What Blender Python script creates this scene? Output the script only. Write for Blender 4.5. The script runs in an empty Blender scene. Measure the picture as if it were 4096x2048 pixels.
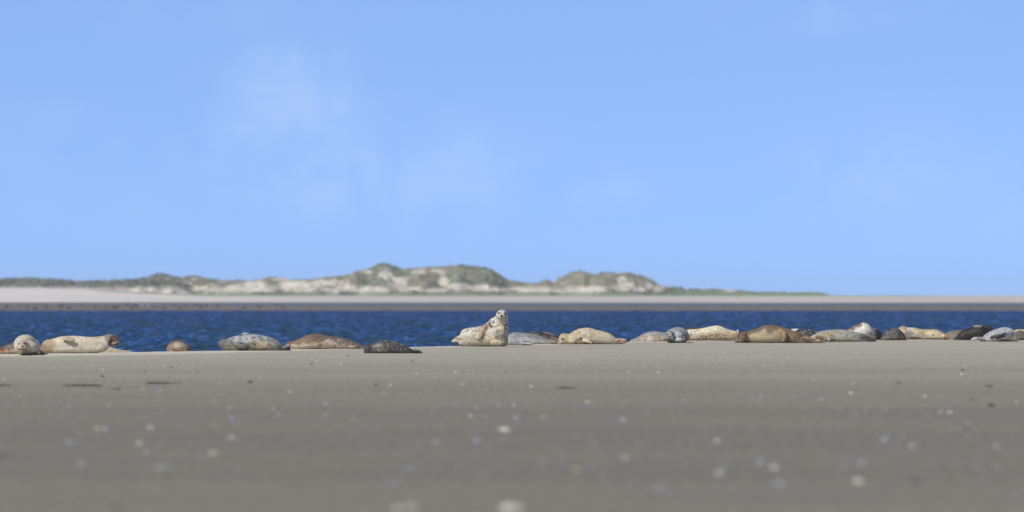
import bpy, bmesh, math, random
import numpy as np
from mathutils import Vector
from mathutils.bvhtree import BVHTree
random.seed(7); rng = np.random.default_rng(7)
S = bpy.context.scene; C = S.collection
R = math.radians
# ------------------------------------------------------------------ camera
F = 14400.0      # focal length in photo pixels (4096 wide)
H = 1.14         # eye height above the sand
YH = 1195.0      # photo row of the horizon
cam = bpy.data.objects.new('camera', bpy.data.cameras.new('camera')); C.objects.link(cam)
cam.data.sensor_width = 36; cam.data.lens = F/4096*36
cam.data.clip_start = .5; cam.data.clip_end = 20000
cam.location = (0, 0, H); cam.rotation_euler = (R(90)+math.atan((YH-1024)/F), 0, 0)
cam.data.dof.use_dof = True; cam.data.dof.focus_distance = 85; cam.data.dof.aperture_fstop = 1.3
S.camera = cam
# ------------------------------------------------------------------ world and sun
SUN_DIR = Vector((-.50, -.52, .78)).normalized()
w = bpy.data.worlds.new('World'); S.world = w; w.use_nodes = True
def build_world():
    nt = w.node_tree; N = nt.nodes; L = nt.links; N.clear()
    out = N.new('ShaderNodeOutputWorld'); bg = N.new('ShaderNodeBackground'); L.new(bg.outputs[0], out.inputs[0])
    sky = N.new('ShaderNodeTexSky'); sky.sky_type = 'NISHITA'; sky.sun_disc = False
    sky.sun_elevation = math.asin(SUN_DIR.z); sky.sun_rotation = math.atan2(SUN_DIR.x, SUN_DIR.y)
    sky.air_density = 1.0; sky.dust_density = .2; sky.ozone_density = 3.0
    tc = N.new('ShaderNodeTexCoord')
    def vm(op, a, b=None, val=None):
        n = N.new('ShaderNodeVectorMath'); n.operation = op
        if hasattr(a, 'links'): L.new(a, n.inputs[0])
        if b is not None:
            if hasattr(b, 'links'): L.new(b, n.inputs[1])
            else: n.inputs[1].default_value = b
        if val is not None: n.inputs['Scale'].default_value = val
        return n.outputs[0]
    def m(op, a, b=None, clamp=False):
        n = N.new('ShaderNodeMath'); n.operation = op; n.use_clamp = clamp
        for i, v in enumerate((a, b)):
            if v is None: continue
            if hasattr(v, 'links'): L.new(v, n.inputs[i])
            else: n.inputs[i].default_value = v
        return n.outputs[0]
    # clear, clean air: the blue comes down to the horizon
    v = vm('NORMALIZE', vm('ADD', tc.outputs['Generated'], (0, 0, .27)))
    L.new(v, sky.inputs[0])
    hs = N.new('ShaderNodeMix'); hs.data_type = 'RGBA'; hs.blend_type = 'MULTIPLY'; hs.inputs[0].default_value = 1
    L.new(sky.outputs[0], hs.inputs[6])
    # the sky is brightest low down and deepens towards the zenith
    sz = N.new('ShaderNodeSeparateXYZ'); L.new(tc.outputs['Generated'], sz.inputs[0])
    mr = N.new('ShaderNodeMapRange'); mr.interpolation_type = 'SMOOTHSTEP'; L.new(sz.outputs[2], mr.inputs[0])
    mr.inputs[1].default_value = .09; mr.inputs[2].default_value = .34
    tm = N.new('ShaderNodeMix'); tm.data_type = 'RGBA'; L.new(mr.outputs[0], tm.inputs[0]); tm.inputs[6].default_value = SKY_TINT; tm.inputs[7].default_value = (.95, .85, .72, 1)
    L.new(tm.outputs[2], hs.inputs[7])
    col = hs.outputs[2]
    # thin veils of cirrus at fixed compass bearings
    sx = N.new('ShaderNodeSeparateXYZ'); L.new(tc.outputs['Generated'], sx.inputs[0])
    az = m('DIVIDE', sx.outputs[0], sx.outputs[1]); el = m('DIVIDE', sx.outputs[2], sx.outputs[1])
    front = m('GREATER_THAN', sx.outputs[1], .05)
    nz = N.new('ShaderNodeTexNoise'); nz.inputs['Scale'].default_value = 42; nz.inputs['Detail'].default_value = 7
    nz.inputs['Roughness'].default_value = .62; nz.inputs['Distortion'].default_value = .4
    L.new(tc.outputs['Generated'], nz.inputs['Vector'])
    tot = None
    for (px, py, rx, ry, s) in [(1190,260,170,90,.8),(1190,430,260,140,1),(1020,520,180,130,.8),(1360,400,120,110,.7),(860,650,150,110,.95),(930,760,180,80,.6),(1500,710,420,150,.85),(1850,680,280,140,.85),
                                (3560,690,320,150,.8),(3280,60,260,60,.6),(190,560,260,120,.5),(2350,740,200,70,.6),(900,60,500,70,.3),(3900,880,400,90,.4),(500,820,500,110,.3)]:
        a0 = (px-2048)/F; e0 = (YH-py)/F
        dx = m('MULTIPLY', m('SUBTRACT', az, a0), F/rx/1.25); dy = m('MULTIPLY', m('SUBTRACT', el, e0), F/ry/1.25)
        d = m('ADD', m('MULTIPLY', dx, dx), m('MULTIPLY', dy, dy))
        g = m('MULTIPLY', m('EXPONENT', m('MULTIPLY', d, -1.0)), s)
        tot = g if tot is None else m('MAXIMUM', tot, g)
    cl = m('MULTIPLY', tot, m('MULTIPLY', m('SUBTRACT', nz.outputs[0], .34), 3.0, True), True)
    cl = m('MULTIPLY', m('MULTIPLY', cl, front), .45)
    mx = N.new('ShaderNodeMix'); mx.data_type = 'RGBA'; L.new(cl, mx.inputs[0]); L.new(col, mx.inputs[6])
    mx.inputs[7].default_value = CLOUD_COL
    L.new(mx.outputs[2], bg.inputs[0]); bg.inputs[1].default_value = .1
SKY_TINT = (1.90, 1.95, 2.17, 1); CLOUD_COL = (5.9, 7.3, 10.4, 1)
build_world()
sun = bpy.data.objects.new('sun', bpy.data.lights.new('sun', 'SUN')); C.objects.link(sun)
sun.data.energy = 4.1; sun.data.angle = R(.5); sun.data.color = (1, .945, .85)
sun.rotation_euler = SUN_DIR.to_track_quat('Z', 'Y').to_euler()
S.view_settings.view_transform = 'Standard'; S.view_settings.look = 'None'
S.view_settings.exposure = 0; S.view_settings.gamma = 1
# ------------------------------------------------------------------ helpers
def PX(px, Y): return (px-2048)/F*Y
def PZ(py, Y): return H+(YH-py)/F*Y
def DY(py): return F*H/(py-YH)          # distance of flat sand seen at row py
def lin(c):
    c = np.asarray(c, float)/255
    return np.where(c <= .04045, c/12.92, ((c+.055)/1.055)**2.4)
def _h(ix, iy, iz):
    n = (ix*374761393 + iy*668265263 + iz*2147483647 + 1013904223) & 0xffffffff
    n = ((n ^ (n >> 13))*1274126177) & 0xffffffff
    n = ((n ^ (n >> 16))*2246822519) & 0xffffffff
    return ((n ^ (n >> 15)) & 0xffffff)/float(0xffffff)
def vnoise(x, y, z):
    x, y, z = np.broadcast_arrays(np.asarray(x, float), np.asarray(y, float), np.asarray(z, float))
    i, j, k = (np.floor(a).astype(np.int64) for a in (x, y, z))
    f, g, h = x-i, y-j, z-k
    f, g, h = (a*a*(3-2*a) for a in (f, g, h))
    def L3(a, b, t): return a+(b-a)*t
    c = lambda a, b, d: _h(i+a, j+b, k+d)
    return L3(L3(L3(c(0,0,0), c(1,0,0), f), L3(c(0,1,0), c(1,1,0), f), g),
              L3(L3(c(0,0,1), c(1,0,1), f), L3(c(0,1,1), c(1,1,1), f), g), h)
def fbm(x, y, z, o=4):
    s = 0; a = .5; t = 0
    for q in range(o):
        s = s+a*vnoise(x*2**q+17*q, y*2**q+5*q, z*2**q+9*q); t += a; a *= .5
    return s/t
def sstep(a, b, x):
    t = np.clip((x-a)/(b-a), 0, 1); return t*t*(3-2*t)
def tag(o, label=None, cat=None, group=None, kind=None):
    if label: o['label'] = label
    if cat: o['category'] = cat
    if group: o['group'] = group
    if kind: o['kind'] = kind
    return o
def link(name, me, mat=None, parent=None, loc=None):
    o = bpy.data.objects.new(name, me); C.objects.link(o)
    if mat and me: me.materials.clear(); me.materials.append(mat)
    if parent: o.parent = parent
    if loc is not None: o.location = loc
    return o
def grid_mesh(name, X, Y, Z, col=None):
    r, c = X.shape
    me = bpy.data.meshes.new(name)
    v = np.stack([X, Y, Z], -1).reshape(-1, 3)
    i = np.arange(r*c).reshape(r, c)
    q = np.stack([i[:-1, :-1], i[:-1, 1:], i[1:, 1:], i[1:, :-1]], -1).reshape(-1, 4)
    me.vertices.add(len(v)); me.vertices.foreach_set('co', v.ravel())
    me.loops.add(q.size); me.loops.foreach_set('vertex_index', q.ravel().astype(np.int32))
    me.polygons.add(len(q)); me.polygons.foreach_set('loop_start', np.arange(0, q.size, 4, dtype=np.int32))
    me.update(calc_edges=True); me.validate()
    me.polygons.foreach_set('use_smooth', np.ones(len(q), bool))
    if col is not None: set_col(me, 'tone', col.reshape(-1, 3))
    return me
def set_col(me, name, rgb):
    a = me.color_attributes.new(name, 'FLOAT_COLOR', 'POINT')
    d = np.ones((len(rgb), 4), np.float32); d[:, :3] = rgb
    a.data.foreach_set('color', d.ravel())
class MT:
    def __init__(s, name):
        s.m = bpy.data.materials.new(name); s.m.use_nodes = True; s.nt = s.m.node_tree; s.N = s.nt.nodes; s.L = s.nt.links
        s.b = s.N['Principled BSDF']
    def new(s, t, **k):
        n = s.N.new(t)
        for a, v in k.items(): n.inputs[a].default_value = v
        return n
    def coord(s, scale=(1, 1, 1), kind='Object'):
        t = s.N.new('ShaderNodeTexCoord'); mp = s.N.new('ShaderNodeMapping'); s.L.new(t.outputs[kind], mp.inputs[0])
        mp.inputs['Scale'].default_value = scale; return mp.outputs[0]
    def noise(s, vec, scale, detail=4, rough=.55, dist=0):
        n = s.new('ShaderNodeTexNoise', Scale=scale, Detail=detail, Roughness=rough, Distortion=dist); s.L.new(vec, n.inputs['Vector']); return n.outputs[0]
    def ramp(s, fac, stops):
        r = s.N.new('ShaderNodeValToRGB'); s.L.new(fac, r.inputs[0]); e = r.color_ramp.elements
        while len(e) < len(stops): e.new(.5)
        for q, (p, c) in zip(e, stops): q.position = p; q.color = (*c, 1) if len(c) == 3 else c
        return r.outputs[0]
    def mix(s, a, b, fac=1., mode='MIX'):
        n = s.N.new('ShaderNodeMix'); n.data_type = 'RGBA'; n.blend_type = mode
        for i, v in ((0, fac), (6, a), (7, b)):
            if hasattr(v, 'links'): s.L.new(v, n.inputs[i])
            else: n.inputs[i].default_value = v if i == 0 else (*v, 1)
        return n.outputs[2]
    def attr(s, name):
        a = s.N.new('ShaderNodeAttribute'); a.attribute_name = name; return a.outputs[0]
    def bump(s, h, strength=.5, dist=.01):
        b = s.new('ShaderNodeBump', Strength=strength, Distance=dist); s.L.new(h, b.inputs['Height']); s.L.new(b.outputs[0], s.b.inputs['Normal'])
    def set(s, **k):
        names = {'col': 'Base Color', 'rough': 'Roughness', 'spec': 'Specular IOR Level', 'ior': 'IOR', 'sheen': 'Sheen Weight'}
        for a, v in k.items():
            i = s.b.inputs[names[a]]
            if hasattr(v, 'links'): s.L.new(v, i)
            else: i.default_value = (*v, 1) if a == 'col' else v
        return s
g3 = lambda v: (v, v, v)
# ------------------------------------------------------------------ near sand bank
CRX = np.array([-3000, 0, 300, 550, 900, 1100, 1250, 1450, 1600, 1800, 2030, 2240, 2500, 2700, 2940, 3200, 3500, 3800, 4096, 8000], float)
CRY = np.array([1418, 1413, 1411, 1408, 1404, 1398, 1393, 1391, 1388, 1385, 1380, 1374, 1370, 1364, 1361, 1360, 1358, 1358, 1361, 1366], float)
_cy = F*H/(CRY-YH); _cx = (CRX-2048)/F*_cy
def crest(x):
    return (np.interp(x-1, _cx, _cy)+np.interp(x, _cx, _cy)+np.interp(x+1, _cx, _cy))/3
def gz(x, y):
    x = np.asarray(x, float); y = np.asarray(y, float)
    d = y-(crest(x)+.35*(vnoise(x*.8, 3.3, 0)-.5))
    fall = np.where(d < 0, 0, np.where(d < 1.5, d*d/3, d-.75))/13.
    z = -np.minimum(fall, 3+0*fall)
    z = z + .014*(vnoise(x*.25, y*.16, 1)-.5)*sstep(12, 30, y) + .004*(vnoise(x*1.6, y*.9, 2)-.5) + .022*(fbm(x*1.5, y*1.1, 6, 3)-.5)*sstep(-2.5, -.5, d)
    return z
WZ = -.5
ys = np.concatenate([np.linspace(-60, 10, 15), np.linspace(10.5, 66, 150), np.linspace(66.2, 104, 260), np.linspace(104.5, 150, 30), np.array([200, 300, 480, 520])])
xs = np.concatenate([-np.geomspace(800, 16.5, 26), np.linspace(-16, 16, 420), np.geomspace(16.5, 800, 26)])
X, Y = np.meshgrid(xs, ys)
Z = gz(X, Y)
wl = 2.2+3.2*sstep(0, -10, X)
paleness = (.10*sstep(34, 18, Y)+sstep(24, 86, Y)*.72) + sstep(-wl, -wl+1.4, Y-crest(X))*.6  # sand colour grows paler with distance, plus a paler strip along the crest
streak = fbm(X*.07, Y*.3, 0, 4)-.5
tone = np.clip(paleness+.24*streak, 0, 1.3)[..., None]
A0 = np.array([.180, .171, .146]); A1 = np.array([.445, .417, .360])
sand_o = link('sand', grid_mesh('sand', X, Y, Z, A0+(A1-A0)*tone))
m_ = MT('damp_sand'); v = m_.coord((1, 1, 1)); vs = m_.coord((.25, 1, 1))
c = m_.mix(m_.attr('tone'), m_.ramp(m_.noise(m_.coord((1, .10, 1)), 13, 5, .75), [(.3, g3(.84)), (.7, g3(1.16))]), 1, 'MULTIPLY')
c = m_.mix(c, m_.ramp(m_.noise(vs, 1.3, 5, .6), [(.35, (.93, .935, .95)), (.65, (1.05, 1.045, 1.02))]), 1, 'MULTIPLY')
c = m_.mix(c, m_.ramp(m_.noise(v, 90, 3, .7), [(.28, g3(.78)), (.5, g3(1.)), (.75, g3(1.2))]), 1, 'MULTIPLY')
m_.set(col=c, rough=.8, spec=.25); m_.bump(m_.noise(v, 60, 5, .7), .35, .01)
sand_o.data.materials.append(m_.m); tag(sand_o, kind='structure')
# ------------------------------------------------------------------ water
ys = np.concatenate([np.geomspace(88, 500, 1250), [530, 600]])
u = np.concatenate([-np.geomspace(30, 1.02, 14), np.linspace(-1, 1, 640), np.geomspace(1.02, 30, 14)])
X = u[None, :]*(ys[:, None]*.150+1.5); Y = np.repeat(ys[:, None], len(u), 1)
Z = np.zeros_like(X)
wr = np.random.default_rng(3)
for lam, amp, n in ((7, .026, 4), (3.4, .024, 8), (1.7, .022, 10), (.9, .015, 10), (.55, .008, 8)):
    for q in range(n):
        a = wr.normal(R(75), R(38)); l = lam*wr.uniform(.75, 1.3); ph = wr.uniform(0, 6.28)
        mod = .35+1.3*vnoise(X/(l*2.3)+q*7, Y/(l*2.3), lam)
        k = 2*math.pi/l*(X*math.cos(a)+Y*math.sin(a))+ph
        Z += amp/math.sqrt(n)*1.6*mod*(np.sin(k)+.22*np.sin(2*k+math.pi/2))
core = 1-sstep(1, 1.3, np.abs(u))[None, :]
Z = Z*core*(1-sstep(470, 500, Y))*sstep(-2, 25, Y-crest(X)-7)*1.0+WZ
patch = fbm(X*.35, Y*.10, 5, 4)
water = link('water', grid_mesh('water', X, Y, Z)); tag(water, kind='structure')
m_ = MT('sea_water'); v = m_.coord((1, 1, 1)); vs = m_.coord((2.2, .25, 1))
c = m_.ramp(m_.noise(vs, 1.0, 6, .68), [(.38, (.016, .044, .060)), (.47, (.014, .045, .110)), (.56, (.017, .062, .20)), (.68, (.05, .15, .42))])
sp = m_.N.new('ShaderNodeSeparateXYZ'); m_.L.new(v, sp.inputs[0])
mr = m_.N.new('ShaderNodeMapRange'); m_.L.new(sp.outputs[1], mr.inputs[0]); mr.inputs[1].default_value = 170; mr.inputs[2].default_value = 420; mr.inputs[4].default_value = .72
c = m_.mix(c, m_.mix(c, (.42, .58, 1.0), 1., 'MULTIPLY'), mr.outputs[0])      # water colour turns darker and bluer towards the far side
m_.set(col=c, rough=.3, spec=.07, ior=1.33)
n1 = m_.noise(v, 3.5, 5, .65); m_.bump(n1, .9, .12)
water.data.materials.append(m_.m)
# ------------------------------------------------------------------ far shore: wet flat, pale beach, dunes
RID = [(-2500,1120),(-1200,1105),(-500,1112),(0,1115),(100,1112),(200,1116),(300,1125),(400,1122),(500,1118),(580,1116),(600,1106),(635,1092),(670,1100),(700,1108),(750,1101),(830,1108),(900,1118),(950,1115),(1000,1117),(1060,1113),(1085,1104),(1115,1104),(1150,1112),(1250,1113),(1330,1101),(1380,1098),(1420,1080),(1480,1068),(1510,1052),(1530,1047),(1555,1052),(1600,1072),(1650,1068),(1720,1063),(1770,1060),(1830,1055),(1880,1062),(1920,1064),(1970,1075),(2000,1092),(2030,1115),(2060,1120),(2120,1128),(2150,1128),(2185,1116),(2215,1124),(2240,1108),(2290,1086),(2325,1080),(2380,1094),(2420,1086),(2480,1090),(2520,1083),(2560,1094),(2600,1110),(2640,1136),(2680,1148),(2700,1147),(2760,1155),(2830,1150),(2900,1155),(2960,1158),(3000,1165),(3100,1162),(3150,1168),(3240,1166),(3300,1176),(3380,1188),(3450,1191),(3700,1190),(4000,1187),(4096,1187),(5000,1186),(8000,1170)]
YR = 870.
rx_ = np.array([PX(p, YR) for p, _ in RID]); rz_ = np.array([PZ(q, YR) for _, q in RID])
def shore_z(X, Y):
    base = np.interp(Y, [480, 492, 560, 640, 760, 810, 1000, 1400, 3000], [-1.1, -.5, -.14, .46, 1.62, 1.9, 1.2, .6, .2])
    ridge = np.interp(X*YR/np.maximum(Y, 700)*1.0, rx_, rz_)      # ridge line leans with the bearing of the coast
    ridge = np.interp(X, rx_, rz_)
    pk = np.clip(ridge-2.0, 0, 30)
    # front slope, wandering foot; back slope falls away
    foot = 806+14*(fbm(X*.035, 0, 4, 3)-.5)
    t = np.clip((Y-foot)/(YR-foot), 0, 1)
    front = .34*t + .66*t*t*(3-2*t)
    back = 1-.8*sstep(YR, YR+90, Y)
    d = pk*np.where(Y < YR, front, back)
    n = (fbm(X*.07, Y*.05, 9, 5)-.5)*np.clip(pk, 0, 5)*1.0*np.clip(np.sin(np.pi*np.clip(t, 0, 1)), 0, 1)
    gul = -np.abs(fbm(X*.12, Y*.03, 3, 3)-.5)*np.clip(pk, 0, 5)*1.9*np.clip(np.sin(np.pi*t), 0, 1)
    sm = (fbm(X*.6, Y*.4, 2, 3)-.5)*.7*np.clip(pk/2.5, 0, 1)*sstep(0, .2, t)
    # left: the beach banks up higher
    lb = 1.7*sstep(-60, -110, X)*sstep(640, 800, Y)*(1-sstep(820, 870, Y))
    return base+d+n+gul+sm+lb
def far_grid(name, xs, ys, colf):
    X, Y = np.meshgrid(xs, ys); Z = shore_z(X, Y); return X, Y, Z, grid_mesh(name, X, Y, Z, colf(X, Y, Z))
VEG = np.array([.25, .245, .19]); GRN = np.array([.20, .23, .175]); BRN = np.array([.25, .225, .195]); SND = np.array([.62, .57, .52])
def beach_col(X, Y, Z):
    n = fbm(X*.02, Y*.05, 1, 4)-.5; e = 6*(fbm(X*.05, Y*.01, 7, 3)-.5)
    wet = np.array([.155, .135, .112]); blue = np.array([.115, .128, .165]); pale = (np.array([.50, .475, .455])+np.array([.13, .13, .135])*sstep(-20, -95, X)[..., None])
    c = wet+0*Y[..., None]
    c = c+(blue-c)*(sstep(548, 560, Y+e+10*n)*sstep(-150, 0, X))[..., None]
    c = c+(pale-c)*sstep(632, 644, Y+e-7*sstep(60, -60, X))[..., None]
    gm = sstep(770, 782, Y+e)*sstep(.36, .46, fbm(X*.03, Y*.04, 5, 3)+.2*sstep(-88, -70, X)-.14*sstep(-86, -100, X)-.5*sstep(80, 100, X))
    c = c+(np.array([.21, .265, .195])-c)*(gm*.75)[..., None]
    return c*(1+.12*n[..., None])
PATCH = [(1550,1100,26,22),(1590,1130,40,22),(1640,1155,46,10),(1470,1088,22,6),(1680,1085,26,9),(1400,1148,32,14),(1180,1140,90,16),(1290,1135,50,16),(1060,1150,70,14),(1470,1155,60,8),(1780,1125,22,16),(1840,1145,50,14),(1745,1080,22,5),(1130,1117,40,5),
         (1910,1150,36,14),(1730,1160,60,8),(1990,1158,40,8),(2120,1160,90,12),(2250,1165,60,10),(2500,1148,34,18),(2550,1157,26,9),(2590,1140,18,14),(2635,1152,26,14),(2490,1118,14,10),(2470,1140,8,22),(2360,1158,60,9),(2820,1155,20,5),(2920,1160,24,6),
         (800,1155,60,10),(880,1160,60,8),(950,1150,50,12),(1020,1135,50,14),(2870,1153,16,4),(425,1117,10,4),(630,1160,60,8),(500,1165,80,12),(1350,1160,80,6)]
def dune_col(X, Y, Z):
    px = 2048+X/Y*F; py = YH-(Z-H)/Y*F
    w1 = 26*(fbm(X*.25, Y*.12, 3, 4)-.5); w2 = 22*(fbm(X*.25, Y*.12, 30, 4)-.5)
    s = np.zeros_like(X)
    for a, b, c, d in PATCH:
        q = ((px+w1*1.6-a)/c/1.05)**2+((py+w2-b)/d/1.0)**2
        s = np.maximum(s, 1-sstep(.5, 1.3, q))
    lo = sstep(1140, 1160, py)*sstep(.50, .64, fbm(X*.16, Y*.05, 12, 4)+.16*sstep(-90, -115, X)+.06*sstep(40, -60, X)-.6*sstep(42, 52, X))
    s = np.maximum(s, lo*.85)
    s = np.maximum(s, .65*sstep(.66, .74, fbm(X*.3, Y*.2, 77, 4)))
    k = fbm(X*.10, Y*.07, 21, 4); k2 = fbm(X*.5, Y*.3, 41, 4)
    c = VEG*1.0+(GRN-VEG)*sstep(.5, .62, k)[..., None]
    c = c+(BRN-c)*sstep(.50, .62, k2)[..., None]*.8
    lf = sstep(-60, -95, X)[..., None]*.6
    c = c*(1-lf)+np.array([.14, .16, .16])*lf
    c = c+(SND-c)*s[..., None]
    gm = sstep(1166, 1172, py)*(1-sstep(1182, 1186, py))*sstep(-88, -55, X)*(1-sstep(70, 92, X))
    return c+(np.array([.21, .265, .195])-c)*(gm*.85)[..., None]
cx = lambda a, b, n: np.concatenate([-np.geomspace(2600, b*1.02, 22), np.linspace(-b, b, n), np.geomspace(b*1.02, 2600, 22)])
X, Y, Z, me = far_grid('far_beach', cx(0, 150, 420), np.concatenate([np.linspace(478, 800, 160), [806]]), beach_col)
fb = link('far_beach', me); tag(fb, kind='structure')
m_ = MT('beach_sand'); v = m_.coord((1, 1, 1)); vs = m_.coord((.12, .5, 1))
c = m_.mix(m_.attr('tone'), m_.ramp(m_.noise(vs, .6, 5, .6), [(.3, g3(.86)), (.7, g3(1.12))]), 1, 'MULTIPLY')
m_.set(col=c, rough=.75, spec=.3); m_.bump(m_.noise(v, 3, 5, .6), .5, .1); fb.data.materials.append(m_.m)
X, Y, Z, me = far_grid('dune_hills', cx(0, 165, 900), np.concatenate([np.arange(806, 905, .7), np.linspace(906, 1000, 25), np.geomspace(1010, 3000, 14)]), dune_col)
dune = link('dune_hills', me); tag(dune, kind='structure')
m_ = MT('dune_cover'); v = m_.coord((1, 1, 1))
c = m_.mix(m_.attr('tone'), m_.ramp(m_.noise(v, 1.1, 6, .7), [(.32, g3(.62)), (.5, g3(1.)), (.68, g3(1.35))]), .8, 'MULTIPLY')
m_.set(col=c, rough=.9, spec=.15); m_.bump(m_.noise(v, .9, 6, .7), .9, .6); dune.data.materials.append(m_.m)
# marram grass tussocks over the dunes (nobody could count them)
def marram():
    n = 22000; gx = rng.uniform(-150, 150, n); gy = rng.uniform(816, 885, n)
    z = shore_z(gx, gy); col = dune_col(gx, gy, z)
    ridge = np.interp(gx, rx_, rz_)
    keep = (col[:, 0] < .22) & (ridge > 2.6) & (fbm(gx*.2, gy*.2, 8, 3) > .40)
    V = []; Fc = []; CC = []
    for x, y, zz, cc in zip(gx[keep], gy[keep], z[keep], col[keep]):
        s = random.uniform(.28, .72)*(.55 if x > 45 else 1); br = random.uniform(1.3, 2.0); gr = random.uniform(.9, 1.12)
        for b in range(6):
            a = random.uniform(0, 6.283); r = random.uniform(.25, .75)*s; hh = s*random.uniform(.6, 1.05)
            wx, wy = -math.sin(a)*.16*s, math.cos(a)*.16*s
            k = len(V)
            V += [(x-wx, y-wy, zz-.1), (x+wx, y+wy, zz-.1), (x+math.cos(a)*r*.5+wx, y+math.sin(a)*r*.5+wy, zz+hh*.75), (x+math.cos(a)*r, y+math.sin(a)*r, zz+hh)]
            Fc += [(k, k+1, k+2), (k, k+2, k+3)]; CC += [(cc[0]*br, cc[1]*br*gr, cc[2]*br)]*4
    me = bpy.data.meshes.new('dune_grass'); me.from_pydata(V, [], Fc); set_col(me, 'tone', np.array(CC)); return me
m_ = MT('marram'); m_.set(col=m_.attr('tone'), rough=.8, spec=.2)
tag(link('dune_grass', marram(), m_.m), 'dull green marram grass tufts covering the distant dunes', 'dune grass', kind='stuff')
# ------------------------------------------------------------------ lofts
def cr(pts, n):
    p = np.asarray(pts, float); k = len(p)
    t = np.linspace(0, k-1, n); i = np.clip(np.floor(t).astype(int), 0, k-2); f = (t-i)[:, None]
    g = lambda j: p[np.clip(j, 0, k-1)]
    a, b, c_, d = g(i-1), g(i), g(i+1), g(i+2)
    return .5*((2*b)+(-a+c_)*f+(2*a-5*b+4*c_-d)*f*f+(-a+3*b-3*c_+d)*f**3)
def add_rings(V, Fc, rings):
    k0 = len(V); m = len(rings[0])
    for r in rings: V += [tuple(q) for q in r]
    for i in range(len(rings)-1):
        for j in range(m):
            a = k0+i*m+j; b = k0+i*m+(j+1) % m
            Fc.append((a, b, b+m, a+m))
    for i, rev in ((0, 1), (len(rings)-1, 0)):
        c = np.mean(rings[i], 0); V.append(tuple(c)); ci = len(V)-1
        for j in range(m):
            a = k0+i*m+j; b = k0+i*m+(j+1) % m
            Fc.append((b, a, ci) if rev else (a, b, ci))
NS = 28
TH = np.linspace(0, 2*math.pi, NS, endpoint=False)
def body(V, Fc, sl, Y0, k=1.25, yaw=0, n=70):
    """upright slices: (photo x, top row, bottom row or 0 for the ground)"""
    x0 = PX(np.mean([s[0] for s in sl]), Y0)
    rows = []
    for s in sl:
        x = PX(s[0], Y0); yy = Y0+yaw*(x-x0)
        x = PX(s[0], yy)
        zt = PZ(s[1], yy); g = float(gz(x, yy))-.012
        zb = g if not s[2] else max(PZ(s[2], yy), g)
        rows.append((x, yy, zt, min(zb, zt-.02)))
    rows = cr(rows, n); rings = []
    for x, yy, zt, zb in rows:
        hh = max((zt-zb)/2, .006); c0 = (zt+zb)/2
        de = min(abs(x-rows[0][0]), abs(x-rows[-1][0])); ee = min(hh*.9, .09)
        if de < ee:
            f_ = math.sqrt(max(0., 1-(1-de/ee)**2))*.85+.15; c1 = c0; hh *= f_; c0 = .55*(zb+hh)+.45*c1
        wd = hh*k
        ct = np.cos(TH); st = np.sin(TH)
        e = np.where(st < 0, .62, 1.)
        yv = wd*np.sign(ct)*np.abs(ct)**np.where(st < 0, .8, 1); zv = hh*np.sign(st)*np.abs(st)**e
        rings.append(np.stack([np.full(NS, x), yy+yv, c0+zv], -1))
    add_rings(V, Fc, rings)
def tube(V, Fc, pts, Y0, n=None):
    """pts: (photo x, photo y, depth offset m, in-plane radius in photo px, depth radius m)"""
    p = []
    for a in pts:
        yy = Y0+a[2]; p.append((PX(a[0], yy), yy, PZ(a[1], yy), a[3]/F*yy, a[4]))
    n = n or 10*len(p); p = cr(p, n)
    P = p[:, :3]; T = np.gradient(P, axis=0); T /= np.linalg.norm(T, axis=1)[:, None]+1e-9
    rings = []
    for q in range(n):
        t = T[q]; dep = np.array([0, 1., 0])
        nrm = np.cross(t, dep); l = np.linalg.norm(nrm)
        if l < .25: nrm = np.array([1., 0, 0]); dep = np.array([0, 0, 1.])
        else:
            nrm /= l; dep = np.cross(nrm, t)
        r1 = max(p[q, 3], .004); r2 = max(p[q, 4], .004)
        rings.append(P[q]+np.outer(np.cos(TH), nrm)*r1+np.outer(np.sin(TH), dep)*r2)
    add_rings(V, Fc, rings)
def ell(V, Fc, px, py, off, rx, rz, ry, Y0, rot=0):
    yy = Y0+off; c = np.array([PX(px, yy), yy, PZ(py, yy)]); sx = rx/F*yy; sz = rz/F*yy
    rings = []
    for a in np.linspace(-math.pi/2+.12, math.pi/2-.12, 14):
        ca, sa = math.cos(a), math.sin(a)
        q = np.stack([sx*ca*np.cos(TH), np.full(NS, ry*sa), sz*ca*np.sin(TH)], -1)
        if rot:
            cr_, sr = math.cos(rot), math.sin(rot); x = q[:, 0]*cr_-q[:, 2]*sr; z = q[:, 0]*sr+q[:, 2]*cr_; q[:, 0] = x; q[:, 2] = z
        rings.append(c+q)
    add_rings(V, Fc, rings[::-1])
coat_m = MT('seal_fur'); v = coat_m.coord((1, 1, 1))
c = coat_m.mix(coat_m.attr('coat'), coat_m.ramp(coat_m.noise(v, 16, 5, .65), [(.3, (.72, .70, .68)), (.7, (1.22, 1.22, 1.2))]), .9, 'MULTIPLY')
c = coat_m.mix(c, coat_m.ramp(coat_m.noise(v, 70, 3, .6), [(.3, g3(.82)), (.7, g3(1.15))]), .7, 'MULTIPLY')
coat_m.set(col=c, rough=.62, spec=.35); coat_m.bump(coat_m.noise(v, 45, 5, .7), .5, .012)
def simple(name, col, rough=.5, spec=.5):
    m = MT(name); v = m.coord()
    m.set(col=m.mix(col, m.ramp(m.noise(v, 30, 3), [(.3, g3(.8)), (.7, g3(1.2))]), 1, 'MULTIPLY'), rough=rough, spec=spec); return m.m
EYE = simple('eye_black', (.008, .007, .007), .15, .6); NOSE = simple('nose_leather', (.03, .028, .03), .45); MOUTH = simple('mouth_line', (.05, .04, .035), .6); CLAW = simple('claw_horn', (.42, .36, .27), .4)
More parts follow.
